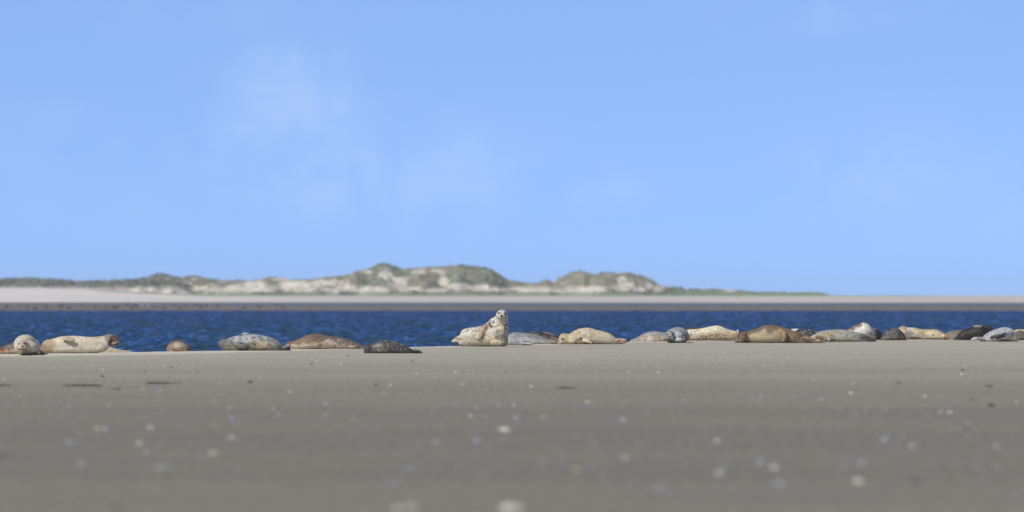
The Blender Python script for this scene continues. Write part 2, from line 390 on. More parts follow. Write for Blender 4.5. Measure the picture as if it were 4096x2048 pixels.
def remesh(V, Fc, vox, sm):
    me = bpy.data.meshes.new('raw'); me.from_pydata(V, [], Fc)
    o = bpy.data.objects.new('raw', me); C.objects.link(o)
    r = o.modifiers.new('r', 'REMESH'); r.mode = 'VOXEL'; r.voxel_size = vox; r.use_smooth_shade = True
    s = o.modifiers.new('s', 'SMOOTH'); s.factor = .5; s.iterations = sm
    dg = bpy.context.evaluated_depsgraph_get(); me2 = bpy.data.meshes.new_from_object(o.evaluated_get(dg))
    bpy.data.objects.remove(o); bpy.data.meshes.remove(me); return me2
KA = .80   # how bright a coat is against its look in full sun
def ellipse_patch(i, d):
    ph = i/d*math.pi; return (math.cos(ph), math.sin(ph))
def seal(label, Y0, parts, top, belly, patches=(), spots=(), eyes=(), nose=None, mouth=None, claws=(), vox=.013, sm=5, mot=.20, name='seal', gpos=(.35, .75)):
    V = []; Fc = []
    for p in parts:
        kind = p[0]; kw = p[2] if len(p) > 2 else {}
        if kind == 'b': body(V, Fc, p[1], Y0, **kw)
        elif kind == 't':
            tube(V, Fc, p[1], Y0)
        elif kind == 'e': ell(V, Fc, *p[1], Y0=Y0, **kw)
    me = remesh(V, Fc, vox, sm)
    n = len(me.vertices); co = np.empty(n*3, np.float32); me.vertices.foreach_get('co', co); co = co.reshape(-1, 3).astype(float)
    bv = BVHTree.FromPolygons([tuple(q) for q in co], [tuple(p.vertices) for p in me.polygons])
    x, y, z = co.T; px = 2048+x/y*F; py = YH-(z-H)/y*F
    zmin, zmax = z.min(), z.max()
    # height inside the animal at each station
    bins = np.clip(((x-x.min())/(x.max()-x.min()+1e-6)*40).astype(int), 0, 39)
    tp = np.array([z[bins == b].max() if (bins == b).any() else zmax for b in range(40)]); bt = np.array([z[bins == b].min() if (bins == b).any() else zmin for b in range(40)])
    t = (tp[bins]-z)/np.maximum(tp[bins]-bt[bins], .03)
    sd = Y0*3.7+np.mean(x)
    wob = fbm(x*6, y*6, z*6+sd, 3)-.5
    col = lin(top)+(lin(belly)-lin(top))*sstep(gpos[0], gpos[1], t+wob*.5)[:, None]
    col = col*(1+mot*2*(fbm(x*9+sd, y*9, z*9, 4)-.5))[:, None]
    wx = 34*(fbm(x*5, y*5, z*5+sd+7, 4)-.5); wz = 22*(fbm(x*5, y*5, z*5+sd+17, 4)-.5)
    for a in patches:
        qx, qy, rx, ry, cc = a[:5]; st = a[5] if len(a) > 5 else .9
        q_ = min(1., rx/16); d = ((px+wx*q_-qx)/rx)**2+((py+wz*q_-qy)/ry)**2
        col = col+(lin(cc)-col)*((1-sstep(.3, 1.7, d))*st)[:, None]
    for a in spots:   # (colour, threshold, scale, region or None, strength)
        cc, thr, sc, reg, st = a
        nn = fbm(x*sc+sd, y*sc, z*sc+sd*2, 2); k = sstep(thr, thr+.06, nn)
        if reg:
            d = ((px+wx-reg[0])/reg[2])**2+((py+wz-reg[1])/reg[3])**2; k = k*(1-sstep(.7, 1.3, d))
        col = col+(lin(cc)-col)*(k*st*.82)[:, None]
    lum = (col*np.array([.3, .55, .15])).sum(1)[:, None]; col = lum+(col-lum)*.80
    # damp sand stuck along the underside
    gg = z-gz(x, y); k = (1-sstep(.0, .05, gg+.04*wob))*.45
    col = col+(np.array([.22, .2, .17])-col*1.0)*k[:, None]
    base = Vector((float(np.mean(x)), float(np.mean(y)), float(gz(np.mean(x), np.mean(y)))))
    me.vertices.foreach_set('co', (co-np.array(base)).astype(np.float32).ravel()); me.update()
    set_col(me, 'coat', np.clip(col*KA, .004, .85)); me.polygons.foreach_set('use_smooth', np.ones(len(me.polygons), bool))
    feats = []
    o0 = Vector((0, 0, H))
    def hit(a, b):
        d = Vector(((a-2048)/F, 1, (YH-b)/F)).normalized(); h = bv.ray_cast(o0, d); return h[0], h[1]
    for (ea, eb, erx, erz, kind) in [(*e, 'eye') for e in eyes]+([(*nose, 'nose')] if nose else [])+([(*mouth, 'mouth')] if mouth else []):
        p, nr = hit(ea, eb)
        if p is None: print('NO HIT', label, kind, ea, eb); continue
        bm = bmesh.new(); bmesh.ops.create_uvsphere(bm, u_segments=14, v_segments=10, radius=1)
        sx, sz = erx/F*Y0, erz/F*Y0
        q = nr.to_track_quat('Y', 'Z')
        for vv in bm.verts: vv.co = q @ Vector((vv.co.x*sx, vv.co.y*min(sx, sz)*(.55 if kind != 'mouth' else .3), vv.co.z*sz))
        m2 = bpy.data.meshes.new(kind); bm.to_mesh(m2); bm.free()
        m2.polygons.foreach_set('use_smooth', np.ones(len(m2.polygons), bool)); feats.append((kind, m2, p, {'eye': EYE, 'nose': NOSE, 'mouth': MOUTH}[kind]))
    for (a, b, a2, b2) in claws:
        p, _ = hit(a, b); q, _ = hit(a2, b2)
        if p is None: continue
        if q is None: q = p+Vector((PX(a2, Y0)-PX(a, Y0), 0, PZ(b2, Y0)-PZ(b, Y0)))
        d = q-p; bm = bmesh.new(); bmesh.ops.create_cone(bm, cap_ends=True, segments=8, radius1=.008, radius2=.002, depth=max(d.length, .02))
        qq = d.to_track_quat('Z', 'Y')
        for vv in bm.verts: vv.co = qq @ vv.co+d/2
        m2 = bpy.data.meshes.new('claw'); bm.to_mesh(m2); bm.free(); feats.append(('claw', m2, p+Vector((0, -.004, 0)), CLAW))
    if not feats:
        o = link(name, me, coat_m.m, loc=base)
        return tag(o, label, 'seal', 'seals hauled out on the sandbank')
    r = bpy.data.objects.new(name, None); C.objects.link(r); r.location = base; r.empty_display_size = .2
    tag(r, label, 'seal', 'seals hauled out on the sandbank')
    link('body', me, coat_m.m, r)
    for kind, m2, p, mt in feats: link(kind, m2, mt, r, p-base)
    return r
# ------------------------------------------------------------------ sea haze
def haze():
    bm = bmesh.new(); bmesh.ops.create_cube(bm, size=1)
    for v_ in bm.verts: v_.co = Vector((v_.co.x*5400, 1500+v_.co.y*3180, 6+v_.co.z*22))
    me = bpy.data.meshes.new('haze'); bm.to_mesh(me); bm.free()
    m = bpy.data.materials.new('sea_haze'); m.use_nodes = True; nt = m.node_tree; nt.nodes.clear()
    o = nt.nodes.new('ShaderNodeOutputMaterial'); p = nt.nodes.new('ShaderNodeVolumePrincipled'); nt.links.new(p.outputs[0], o.inputs['Volume'])
    p.inputs['Color'].default_value = (.86, .90, .97, 1); p.inputs['Density'].default_value = .00013; p.inputs['Anisotropy'].default_value = 0
    tag(link('haze', me, m), 'thin blue sea haze over the channel and the distant dunes', 'haze', kind='stuff')
haze()
# ------------------------------------------------------------------ the seals, left to right (photo coordinates give size and place, depth is real)
CREAM = (222, 208, 178); TAN = (190, 160, 115); BROWN = (120, 88, 62); RUST = (176, 122, 80); GREY = (150, 150, 150); SILV = (200, 202, 205); DARK = (72, 70, 70); BLACK = (42, 40, 42)
seal('brown mottled seal cut off by the left edge, behind the white seal facing the camera', 74.2,
     [('b', [(-190,1412,1420),(-160,1395,0),(-110,1378,0),(-50,1378,0),(0,1388,0),(30,1378,0),(60,1369,0),(100,1372,0),(140,1392,0),(180,1405,0),(196,1413,0)], {'k': 1.2})],
     (120,105,90), (205,180,145), [(-20,1400,40,22,(190,125,75)),(160,1412,40,10,(205,175,130)),(5,1392,18,8,(90,60,45))], [((80,75,75), .56, 22, None, .6)])
seal('white seal with pinkish face looking straight at the camera, far left', 72.6,
     [('e', (106,1392,.05,49,30,.4)), ('e', (102,1378,.45,44,40,.6)), ('e', (116,1386,.95,44,36,.6)), ('e', (120,1388,1.5,30,30,.4)),
      ('e', (90,1384,-.28,27,25,.26)), ('e', (90,1391,-.5,15,12,.12)), ('e', (84,1390,-.52,9,8,.08)), ('e', (97,1390,-.52,9,8,.08)),
      ('t', [(146,1392,.1,6,.05),(154,1402,.05,7,.05),(155,1412,.0,6,.05),(152,1419,-.02,4,.03)])],
     (216,208,190), (218,202,166), [(88,1364,14,6,(205,160,125),.7),(90,1385,13,16,(200,182,150),.7),(91,1398,14,5,(150,125,95),.75),(118,1392,16,14,(228,208,160),.5),(77,1375,8,6,(150,130,110),.6),(100,1373,8,6,(150,130,110),.6)], [((200,170,120), .63, 30, None, .5)],
     eyes=[(77,1375,4.4,3),(100,1372.5,4.4,3)], nose=(90,1385,5,4.2), mouth=(91,1396,9,1.2))
seal('large cream seal lying on its side with brown raised head facing right', 75.4,
     [('b', [(160,1392,1410),(163,1378,0),(172,1367,0),(188,1359,0),(212,1355,0),(238,1347,0),(262,1344,0),(295,1343,0),(325,1345,0),(360,1348,0),(395,1346,1410),(418,1341,1404),(436,1336,1392),(450,1338,1380),(456,1342,1374)], {'k': 1.15}),
      ('t', [(440,1354,0,17,.12),(455,1357,0,19,.11),(466,1366,-.02,15,.09),(470,1376,-.03,9,.07)]), ('t', [(437,1374,-.02,9,.08),(452,1376,-.04,9,.07),(468,1381,-.04,5,.05)]),
      ('t', [(250,1353,-.22,5,.05),(268,1358,-.26,8,.04),(288,1361,-.27,8,.03),(302,1362,-.26,5,.02)])],
     (218,205,178), (232,220,195), [(190,1388,30,34,(176,142,98),.8),(168,1392,14,20,(150,118,85),.7),(275,1354,26,5,(160,135,110),.6),(270,1366,26,5,(185,150,105),.7),(388,1362,26,20,(180,165,140),.55),(430,1348,18,14,(130,115,100),.8),(458,1358,18,24,(92,66,52),.95),(440,1372,8,12,(70,50,42),.9),(458,1370,20,4,(205,170,140),.8),(462,1380,16,4,(70,48,38),.9),(422,1372,12,8,(235,225,215),.5)],
     [((165,125,80), .64, 26, (370,1385,60,28), .6)], eyes=[(447,1347,2.6,2)], nose=(472,1372,3,3.5))
seal('tan hind end and flipper showing low behind the brown-headed cream seal', 78.2,
     [('b', [(395,1400,0),(420,1388,0),(440,1387,0),(460,1393,0),(480,1398,0),(500,1401,0),(520,1402,0),(532,1408,0)], {'k': 1.1})],
     (200,185,150), (190,172,138), [(505,1404,30,6,(190,160,125),.6)])
seal('brownish grey seal alone on the crest seen end on as a low dome', 79.6,
     [('e', (712,1398,.1,46,38,.5)), ('e', (722,1402,.7,44,36,.7)), ('e', (742,1404,.2,28,26,.5)), ('t', [(692,1388,-.38,9,.06),(712,1396,-.46,10,.05),(735,1403,-.46,7,.04)])],
     (128,108,88), (176,160,132), [(720,1384,26,9,(215,205,185),.75),(692,1392,14,14,(165,138,112),.7),(718,1402,22,8,(165,115,85),.9),(762,1400,8,9,(120,92,60),.6),(738,1400,5,5,(215,190,160),.5)])
seal('blue-grey blotched seal with yellow side patch, whiskered head to the left', 79.2,
     [('b', [(873,1366,1376),(878,1359,1386),(890,1356,1396),(905,1356,0),(925,1348,0),(955,1341,0),(985,1337,0),(1020,1337,0),(1055,1342,0),(1085,1350,0),(1110,1363,0),(1128,1378,0),(1140,1386,0),(1150,1384,0),(1162,1386,0)], {'k': 1.3}),
      ('t', [(960,1342,.1,4,.05),(978,1335,.1,5,.04),(1000,1336,.1,4,.04)]), ('t', [(940,1376,-.3,8,.07),(958,1384,-.34,9,.06),(975,1388,-.34,9,.05),(985,1388,-.33,6,.03)]),
      ('t', [(1138,1392,-.05,9,.09),(1152,1386,-.1,9,.05),(1162,1384,-.12,6,.03)]), ('t', [(1138,1398,0,7,.08),(1152,1399,-.02,6,.05),(1161,1400,-.02,4,.03)])],
     (172,176,180), (160,150,126), [(900,1372,34,20,(105,102,98),.7),(886,1368,16,14,(128,108,84),.6),(1012,1374,14,16,(224,196,130),.9),(1042,1376,20,15,(222,194,135),.85),(1095,1380,18,14,(200,180,135),.5),(958,1382,32,13,(120,118,116),.8),(930,1394,22,8,(186,178,140),.7),(980,1396,12,6,(50,45,40),.6),(1128,1392,24,14,(92,86,80),.85),(1156,1392,12,12,(50,48,48),.8),(975,1338,18,4,(70,60,52),.7)],
     [((95,98,104), .54, 15, None, .7),((60,62,68), .66, 30, None, .7)], eyes=[(893,1369,2.2,1.8)])
seal('rusty brown seal with paler belly, tapering to hind flippers at the right', 82.0,
     [('b', [(1141,1380,1390),(1146,1370,0),(1158,1365,0),(1175,1363,0),(1195,1356,0),(1218,1344,0),(1242,1336,0),(1262,1335,0),(1290,1338,0),(1325,1345,0),(1362,1348,0),(1395,1358,0),(1425,1370,0),(1448,1381,0),(1466,1388,0)], {'k': 1.3}),
      ('t', [(1408,1374,-.1,6,.06),(1424,1382,-.16,6,.05),(1440,1387,-.18,5,.03)]), ('t', [(1405,1386,-.1,5,.05),(1425,1389,-.16,4,.04),(1437,1390,-.17,3,.03)])],
     (130,108,88), (204,182,150), [(1172,1376,26,12,(130,96,70),.7),(1172,1388,16,12,(224,206,162),.8),(1210,1366,34,14,(140,108,78),.5),(1268,1348,30,8,(110,80,58),.6),(1345,1353,45,7,(100,95,95),.75),(1320,1370,22,9,(225,195,175),.7),(1340,1382,14,7,(175,175,180),.6),(1375,1378,12,6,(165,168,176),.7),(1285,1379,8,6,(100,95,95),.7),(1412,1377,8,5,(80,76,76),.8),(1428,1386,10,3,(60,48,38),.8),(1212,1384,30,9,(215,200,165),.5)],
     [((110,80,55), .57, 20, None, .5),((235,215,190), .64, 30, (1330,1375,70,18), .6)], eyes=[(1153,1377,2.,1.6)])
seal('small dark charcoal seal lying nearest the camera right of the rusty brown seal', 75.6,
     [('b', [(1454,1396,1409),(1457,1383,0),(1466,1374,0),(1480,1373,0),(1492,1375,0),(1508,1368,0),(1526,1361,0),(1545,1360,0),(1570,1363,0),(1600,1371,0),(1622,1380,0),(1640,1392,0),(1655,1400,0),(1675,1404,0),(1690,1412,0)], {'k': 1.35}),
      ('t', [(1655,1403,-.05,6,.08),(1672,1405,-.12,6,.05),(1690,1412,-.14,4,.03)]), ('t', [(1512,1400,-.26,7,.06),(1524,1407,-.32,5,.05),(1530,1411,-.34,3,.03)])],
     (92,92,94), (112,106,98), [(1470,1388,16,14,(75,74,74),.7),(1515,1383,20,7,(150,146,134),.7),(1535,1400,26,9,(168,155,128),.75),(1540,1372,16,8,(55,54,54),.7),(1598,1390,22,14,(70,68,66),.7),(1665,1405,26,8,(34,32,30),.9),(1465,1404,14,6,(135,135,138),.6)],
     [((46,45,46), .52, 16, None, .75),((165,160,148), .60, 22, (1580,1385,90,26), .6)], eyes=[(1463,1384,2.2,1.8)])
# the seal sitting up
seal('pale black-spotted seal propped upright with raised head looking at the camera', 86.2,
     [('b', [(1834,1345,1368),(1838,1331,0),(1850,1319,0),(1870,1312,0),(1900,1308,0),(1925,1303,0),(1950,1294,0),(1974,1283,0),(1998,1281,0),(2016,1290,0),(2028,1308,0),(2032,1335,1378),(2028,1355,1376)], {'k': 1.0, 'n': 60}),
      ('t', [(1940,1345,.05,38,.2),(1974,1320,.0,40,.2),(1994,1298,-.05,38,.19),(2005,1278,-.08,29,.16),(2008,1262,-.1,23.5,.14),(2008,1256,-.1,18,.12)]),
      ('t', [(2008,1272,-.06,24,.17),(2007,1286,-.06,27,.18),(2006,1305,-.04,28,.18),(2006,1335,-.02,28,.2),(2005,1362,0,27,.2)]),
      ('e', (2008,1264,-.13,25,25,.16)), ('e', (2006,1267,-.27,18,15,.13)), ('e', (2001,1270,-.34,8,7,.06)), ('e', (2011,1270,-.34,8,7,.06)), ('e', (2006,1276,-.28,12,7,.08)),
      ('e', (1996,1250,-.24,6,4,.05)), ('e', (2019,1251,-.24,6,4,.05)),
      ('t', [(1944,1308,-.19,9,.06),(1932,1322,-.24,13,.05),(1922,1340,-.27,12,.045),(1914,1352,-.28,9,.035),(1912,1358,-.28,5,.03)]),
      ('t', [(2026,1362,-.1,10,.07),(2005,1372,-.24,11,.07),(1985,1374,-.3,12,.05),(1968,1373,-.32,10,.04),(1960,1374,-.32,6,.03)]),
      ('t', [(1846,1352,.02,12,.1),(1832,1352,.02,8,.06),(1818,1361,0,6,.04),(1807,1367,0,4,.03)]), ('t', [(1846,1366,.0,6,.06),(1830,1364,-.03,6,.04),(1812,1367,-.05,4,.03)]),
      ('t', [(1850,1372,0,10,.1),(1843,1380,-.02,6,.06),(1841,1384,-.02,4,.04)])],
     (218,212,196), (216,200,162),
     [(2007,1252,20,10,(222,216,198),.8),(2006,1268,14,9,(200,172,140),.75),(2006,1276,15,5,(205,190,150),.7),(1995,1253,5,4,(120,105,88),.7),(2020,1253,5,4,(120,105,88),.7),
      (2005,1305,22,22,(236,216,172),.7),(1930,1330,16,26,(196,160,110),.85),(1950,1312,16,12,(180,140,90),.7),(1918,1354,9,7,(214,188,146),.8),(1990,1372,32,9,(196,170,128),.6),
      (1826,1359,18,10,(160,130,105),.85),(1826,1366,16,4,(225,210,170),.8),(1860,1370,26,12,(205,205,205),.5),(1842,1382,5,6,(60,50,45),.8)],
     [((52,47,44), .50, 26, (1962,1298,38,17), 1.05),((46,46,48), .48, 22, (2024,1302,9,24), 1.15),((110,100,105), .47, 22, (1998,1340,22,22), .75),((96,94,96), .55, 26, (1890,1320,50,18), .65),((120,118,118), .58, 22, None, .55),((70,60,50), .52, 26, (1960,1312,18,10), .8),((90,85,75), .55, 28, (2012,1250,24,14), .5)],
     eyes=[(1995.5,1253,4.4,4),(2019.5,1253.5,4.8,4)], nose=(2006,1263.5,5.2,5), mouth=(2006,1272,7,1.1), gpos=(.25, .8),
     claws=[(1912+i*3.2,1354+i*.6,1910+i*3.2,1361+i*.4) for i in range(4)])
seal('smooth silver grey seal rear with crossed hind flippers, right of the upright seal', 88.9,
     [('b', [(1985,1352,0),(2010,1342,0),(2035,1343,0),(2055,1350,0),(2070,1359,0),(2082,1366,0),(2100,1369,0),(2118,1374,0),(2134,1378,0)], {'k': 1.2}),
      ('t', [(2082,1366,-.08,5,.07),(2105,1366,-.12,3.5,.05),(2125,1370,-.14,3,.03),(2134,1376,-.14,2,.02)]), ('t', [(2085,1373,-.1,5,.06),(2108,1374,-.14,4,.04),(2128,1378,-.15,3,.03)])],
     (182,184,190), (202,204,206), [(2110,1368,30,3,(85,85,90),.7),(2055,1374,30,4,(175,168,150),.5)])
seal('grey spotted seal lying behind the silver rear, dark hind flippers pointing right', 91.0,
     [('b', [(2020,1352,0),(2032,1338,0),(2050,1330,0),(2075,1329,0),(2105,1332,0),(2140,1338,0),(2165,1345,0),(2185,1353,0),(2205,1364,0),(2220,1370,0),(2233,1375,0)], {'k': 1.3}),
      ('t', [(2200,1366,-.1,5,.08),(2218,1368,-.14,4,.05),(2232,1373,-.15,3,.03)]), ('t', [(2120,1367,-.28,3,.05),(2132,1372,-.33,3,.04),(2138,1375,-.34,2,.03)])],
     (150,152,160), (208,206,206), [(2205,1368,14,7,(205,188,160),.6),(2226,1372,12,6,(60,58,60),.85),(2185,1370,20,6,(190,180,155),.4)], [((105,106,112), .53, 26, (2090,1342,90,14), .7)], gpos=(.3, .65))
seal('dark striped seal back showing over the grey spotted seal', 94.5,
     [('b', [(2100,1342,0),(2116,1330,0),(2140,1326,0),(2165,1328,0),(2190,1335,0),(2212,1342,0),(2235,1346,0),(2255,1352,0),(2268,1362,0)], {'k': 1.3})],
     (62,60,62), (150,140,128), [(2225,1358,30,10,(140,130,115),.6)], [((150,140,130), .57, 24, None, .6)], gpos=(.3, .7))
seal('pinkish brown hump of a seal behind the dark striped back', 97.2,
     [('b', [(2150,1342,0),(2165,1332,0),(2180,1328,0),(2200,1330,0),(2215,1337,0),(2228,1346,0),(2240,1352,0)], {'k': 1.3})],
     (150,120,105), (175,150,130), [(2192,1334,14,5,(120,112,108),.7)])
seal('plump sandy cream seal sleeping with its head to the left and orange hind flippers', 90.4,
     [('b', [(2230,1366,1374),(2232,1354,0),(2238,1341,0),(2250,1334,0),(2264,1334,0),(2276,1336,0),(2290,1327,0),(2312,1316,0),(2338,1311,0),(2362,1312,0),(2395,1321,0),(2430,1330,0),(2450,1341,0),(2468,1356,0),(2482,1367,0),(2490,1372,0)], {'k': 1.3}),
      ('t', [(2468,1362,-.02,8,.1),(2484,1360,-.05,6,.06),(2500,1363,-.07,6,.05),(2507,1368,-.07,4,.03)]), ('t', [(2475,1369,0,5,.1),(2492,1369,-.05,4,.06),(2504,1371,-.06,3,.04)]),
      ('t', [(2335,1362,-.24,7,.07),(2352,1367,-.3,6,.06),(2368,1373,-.32,4,.04)])],
     (214,196,160), (226,208,168), [(2250,1352,18,18,(186,152,112),.6),(2250,1357,6,5,(90,75,60),.85),(2272,1358,12,14,(232,212,160),.6),(2298,1334,22,6,(170,140,105),.6),(2318,1356,16,7,(96,92,88),.75),(2325,1353,10,4,(40,38,38),.7),(2302,1368,5,6,(70,62,52),.7),(2365,1330,8,8,(180,180,175),.6),(2490,1364,24,9,(190,140,90),.85),(2235,1366,6,8,(200,140,110),.6),(2395,1350,40,14,(232,214,180),.4)],
     [((150,122,90), .61, 30, (2320,1330,70,22), .6),((90,84,76), .71, 34, None, .8)], eyes=[(2250,1357,3,2)], nose=(2233,1366,2.5,2.5))
seal('grey and orange patched seal partly hidden behind the grey seal facing the camera', 97.0,
     [('b', [(2514,1366,0),(2522,1359,0),(2538,1353,0),(2556,1345,0),(2575,1334,0),(2595,1328,0),(2622,1325,0),(2648,1328,0),(2680,1334,0),(2720,1345,0),(2750,1362,0)], {'k': 1.3}),
      ('t', [(2668,1358,-.35,9,.06),(2655,1358,-.38,8,.05),(2646,1362,-.38,5,.04)])],
     (160,156,148), (206,196,172), [(2545,1360,24,10,(140,136,128),.7),(2585,1355,14,14,(205,168,120),.8),(2605,1358,20,10,(230,230,228),.8),(2635,1350,28,9,(205,178,135),.7),(2656,1360,11,9,(120,75,62),.95)],
     [((90,92,98), .57, 22, (2600,1352,40,16), .7),((120,118,115), .62, 26, None, .5)])
seal('silver grey seal facing the camera with dark muzzle and reddish brow', 93.0,
     [('e', (2700,1344,.05,40,32,.4)), ('e', (2712,1342,.45,44,34,.55)), ('e', (2722,1348,1.0,38,29,.5)), ('e', (2700,1360,-.05,38,14,.35)),
      ('e', (2680,1346,-.28,21,24,.22)), ('e', (2680,1354,-.42,14,13,.13)), ('e', (2675,1355,-.5,8,7,.07)), ('e', (2686,1355,-.5,8,7,.07)),
      ('t', [(2738,1348,-.18,5,.05),(2740,1358,-.24,5,.04),(2742,1367,-.25,4,.03)]), ('t', [(2745,1366,-.2,4,.06),(2755,1369,-.24,4,.05),(2763,1370,-.24,3,.03)])],
     (160,164,172), (212,214,212), [(2680,1326,7,4,(128,96,78),.8),(2680,1338,5,8,(170,148,128),.6),(2669,1337,8,6,(125,125,128),.7),(2690,1337,8,6,(125,125,128),.7),(2680,1354,14,10,(112,112,112),.85),(2680,1353,5,3,(165,160,140),.5),(2680,1367,12,5,(150,150,128),.7),(2680,1359,12,7,(98,98,100),.8),(2740,1356,8,16,(95,86,70),.95),(2757,1368,8,3,(50,50,52),.8),(2712,1345,14,20,(228,230,230),.6)],
     [((110,112,118), .62, 30, (2715,1320,40,14), .5)], eyes=[(2669,1337.5,4.2,3.2),(2690,1337,4.2,3.2)], nose=(2680,1347,4.5,3.4), mouth=(2680,1357,7,1.2))
seal('thin dark brown seal back just showing behind the head of the speckled cream seal', 103.0,
     [('b', [(2715,1330,0),(2730,1318,0),(2748,1311,0),(2775,1309,0),(2800,1311,0),(2830,1318,0),(2860,1330,0)], {'k': 1.3})],
     (84,70,60), (110,94,80))
seal('long cream seal with brown speckled flank between the silver face and the golden brown seal', 98.2,
     [('b', [(2728,1345,0),(2740,1326,0),(2755,1318,0),(2770,1317,0),(2795,1315,0),(2825,1309,0),(2850,1304,0),(2868,1302,0),(2886,1306,0),(2905,1314,0),(2925,1321,0),(2945,1325,0),(2960,1334,0),(2985,1345,0),(3005,1358,0)], {'k': 1.25}),
      ('t', [(2950,1334,.1,4,.04),(2952,1326,.1,4,.03),(2949,1318,.1,2,.02)])],
     (232,222,188), (206,182,142), [(2780,1326,30,12,(235,228,210),.5),(2905,1335,24,10,(226,196,150),.6),(2940,1345,20,14,(186,146,96),.7),(2955,1324,10,4,(228,224,220),.7),(2800,1360,45,6,(165,148,120),.6)],
     [((100,66,42), .50, 30, (2870,1352,82,15), .85),((122,86,60), .54, 34, (2805,1338,55,22), .8),((135,98,66), .60, 34, (2860,1328,60,18), .7)], gpos=(.15, .7))
seal('large golden brown seal on its side, fore flipper with pale claws against its belly', 93.4,
     [('b', [(2942,1356,0),(2948,1342,0),(2958,1332,0),(2975,1325,0),(3005,1321,0),(3030,1313,0),(3052,1303,0),(3075,1299,0),(3100,1301,0),(3130,1308,0),(3155,1315,0),(3180,1323,0),(3200,1334,0),(3225,1348,0),(3250,1357,0),(3275,1363,0),(3298,1366,0)], {'k': 1.25}),
      ('t', [(2978,1334,-.2,9,.08),(2974,1350,-.3,12,.08),(2966,1362,-.34,10,.07),(2958,1370,-.34,5,.05)]), ('t', [(2955,1358,-.22,9,.07),(2944,1367,-.28,6,.05),(2937,1370,-.28,3,.03)]),
      ('t', [(3125,1318,-.28,8,.06),(3137,1334,-.34,12,.05),(3138,1352,-.36,11,.04),(3130,1366,-.36,6,.03)]),
      ('t', [(3215,1352,-.1,8,.08),(3240,1357,-.2,8,.07),(3262,1360,-.24,6,.05),(3285,1366,-.26,4,.03)]), ('t', [(3262,1348,0,6,.06),(3282,1350,-.05,8,.05),(3294,1356,-.06,6,.04)]), ('t', [(3225,1345,-.12,8,.06),(3232,1358,-.2,7,.05),(3262,1368,-.22,4,.04),(3302,1369,-.22,3,.03)])],
     (124,104,78), (196,178,138), [(2962,1345,24,20,(104,76,58),.9),(2968,1362,16,10,(120,88,70),.8),(2950,1370,18,4,(80,58,45),.8),(3050,1352,64,14,(206,190,146),.6),(3010,1362,30,8,(165,148,105),.5),(3118,1322,10,12,(205,160,90),.75),(3112,1345,16,16,(205,162,105),.65),(3137,1345,14,24,(150,134,105),.85),(3148,1348,4,22,(66,50,38),.8),(3170,1345,26,24,(150,120,66),.6),(3205,1345,24,18,(128,96,66),.7),(3235,1352,26,16,(150,110,82),.85),(3285,1352,20,9,(168,118,80),.9),(3285,1366,26,4,(185,148,112),.7),(3175,1322,10,3,(220,200,170),.6),(3180,1352,3,12,(110,60,35),.6)],
     [((92,66,44), .58, 22, (3215,1348,50,20), .5)], eyes=[(2955,1346,2.2,1.8)], nose=(2942,1366,3,2.5), gpos=(.22, .5),
     claws=[(3121,1341+i*6,3127,1344+i*6) for i in range(5)])
seal('bright white sliver of a seal back behind the golden brown seal', 104.0,
     [('b', [(3135,1335,0),(3150,1322,0),(3168,1316,0),(3182,1314.5,0),(3198,1317,0),(3225,1330,0)], {'k': 1.3})], (235,235,235), (225,225,222))
seal('black and white flecked seal back behind the golden brown seal', 99.0,
     [('b', [(3165,1338,0),(3180,1323,0),(3200,1316,0),(3225,1316,0),(3250,1320,0),(3275,1326,0),(3300,1335,0),(3330,1350,0)], {'k': 1.3})],
     (60,60,66), (110,108,106), [], [((165,162,160), .545, 26, None, .7)])
seal('light grey seal with black dots and tan flank, dark head lying to the right', 95.9,
     [('b', [(3215,1362,0),(3235,1350,0),(3258,1336,0),(3282,1325,0),(3310,1320,0),(3350,1317,0),(3390,1320,0),(3425,1327,0),(3450,1333,0),(3475,1340,0),(3495,1351,0),(3505,1360,1366)], {'k': 1.25}),
      ('t', [(3308,1340,-.25,8,.06),(3314,1352,-.32,8,.05),(3320,1363,-.34,5,.03)]), ('t', [(3482,1352,-.15,12,.08),(3496,1356,-.2,9,.06),(3504,1361,-.2,5,.04)])],
     (160,158,150), (190,182,162), [(3312,1340,10,10,(112,110,108),.7),(3318,1340,24,9,(206,168,110),.75),(3332,1345,14,12,(190,156,92),.6),(3318,1358,9,8,(206,200,190),.85),(3272,1350,26,12,(200,190,155),.6),(3475,1355,34,11,(76,66,58),.9),(3452,1345,14,8,(100,94,88),.6),(3490,1363,16,4,(120,98,74),.8),(3360,1345,20,14,(205,205,200),.5),
      (3362,1334,3,3,BLACK),(3353,1333,2.4,2.4,BLACK),(3336,1347,2.4,2.4,BLACK),(3326,1339,2.2,2.2,BLACK),(3335,1358,3,3,BLACK),(3426,1342,2.6,3,BLACK),(3421,1349,2,2,BLACK),(3371,1348,2,2,BLACK),(3432,1351,2,2,BLACK),(3260,1336,2.4,3,BLACK),(3312,1335,2.2,2.2,BLACK),(3295,1330,2,2,BLACK),(3285,1337,2,2,BLACK)],
     [((95,92,88), .69, 40, None, .7)], eyes=[(3480,1350,2.4,1.4)], nose=(3503,1360,2.5,2.5), vox=.011, sm=4)
seal('tall white rounded seal with brown back rising behind the dotted grey seal', 99.2,
     [('b', [(3366,1340,0),(3385,1321,0),(3405,1310,0),(3425,1300,0),(3445,1292,0),(3458,1291,0),(3474,1298,0),(3486,1312,0),(3498,1330,0),(3505,1348,0),(3505,1358,0)], {'k': 1.5})],
     (225,218,206), (228,220,208), [(3400,1312,24,9,(110,80,64),.9),(3425,1301,20,6,(120,88,70),.9),(3380,1325,16,9,(120,92,76),.8),(3480,1340,22,8,(150,125,105),.6),(3490,1348,16,8,(120,88,68),.7)],
     [((110,84,66), .57, 30, (3478,1338,24,12), .7)])
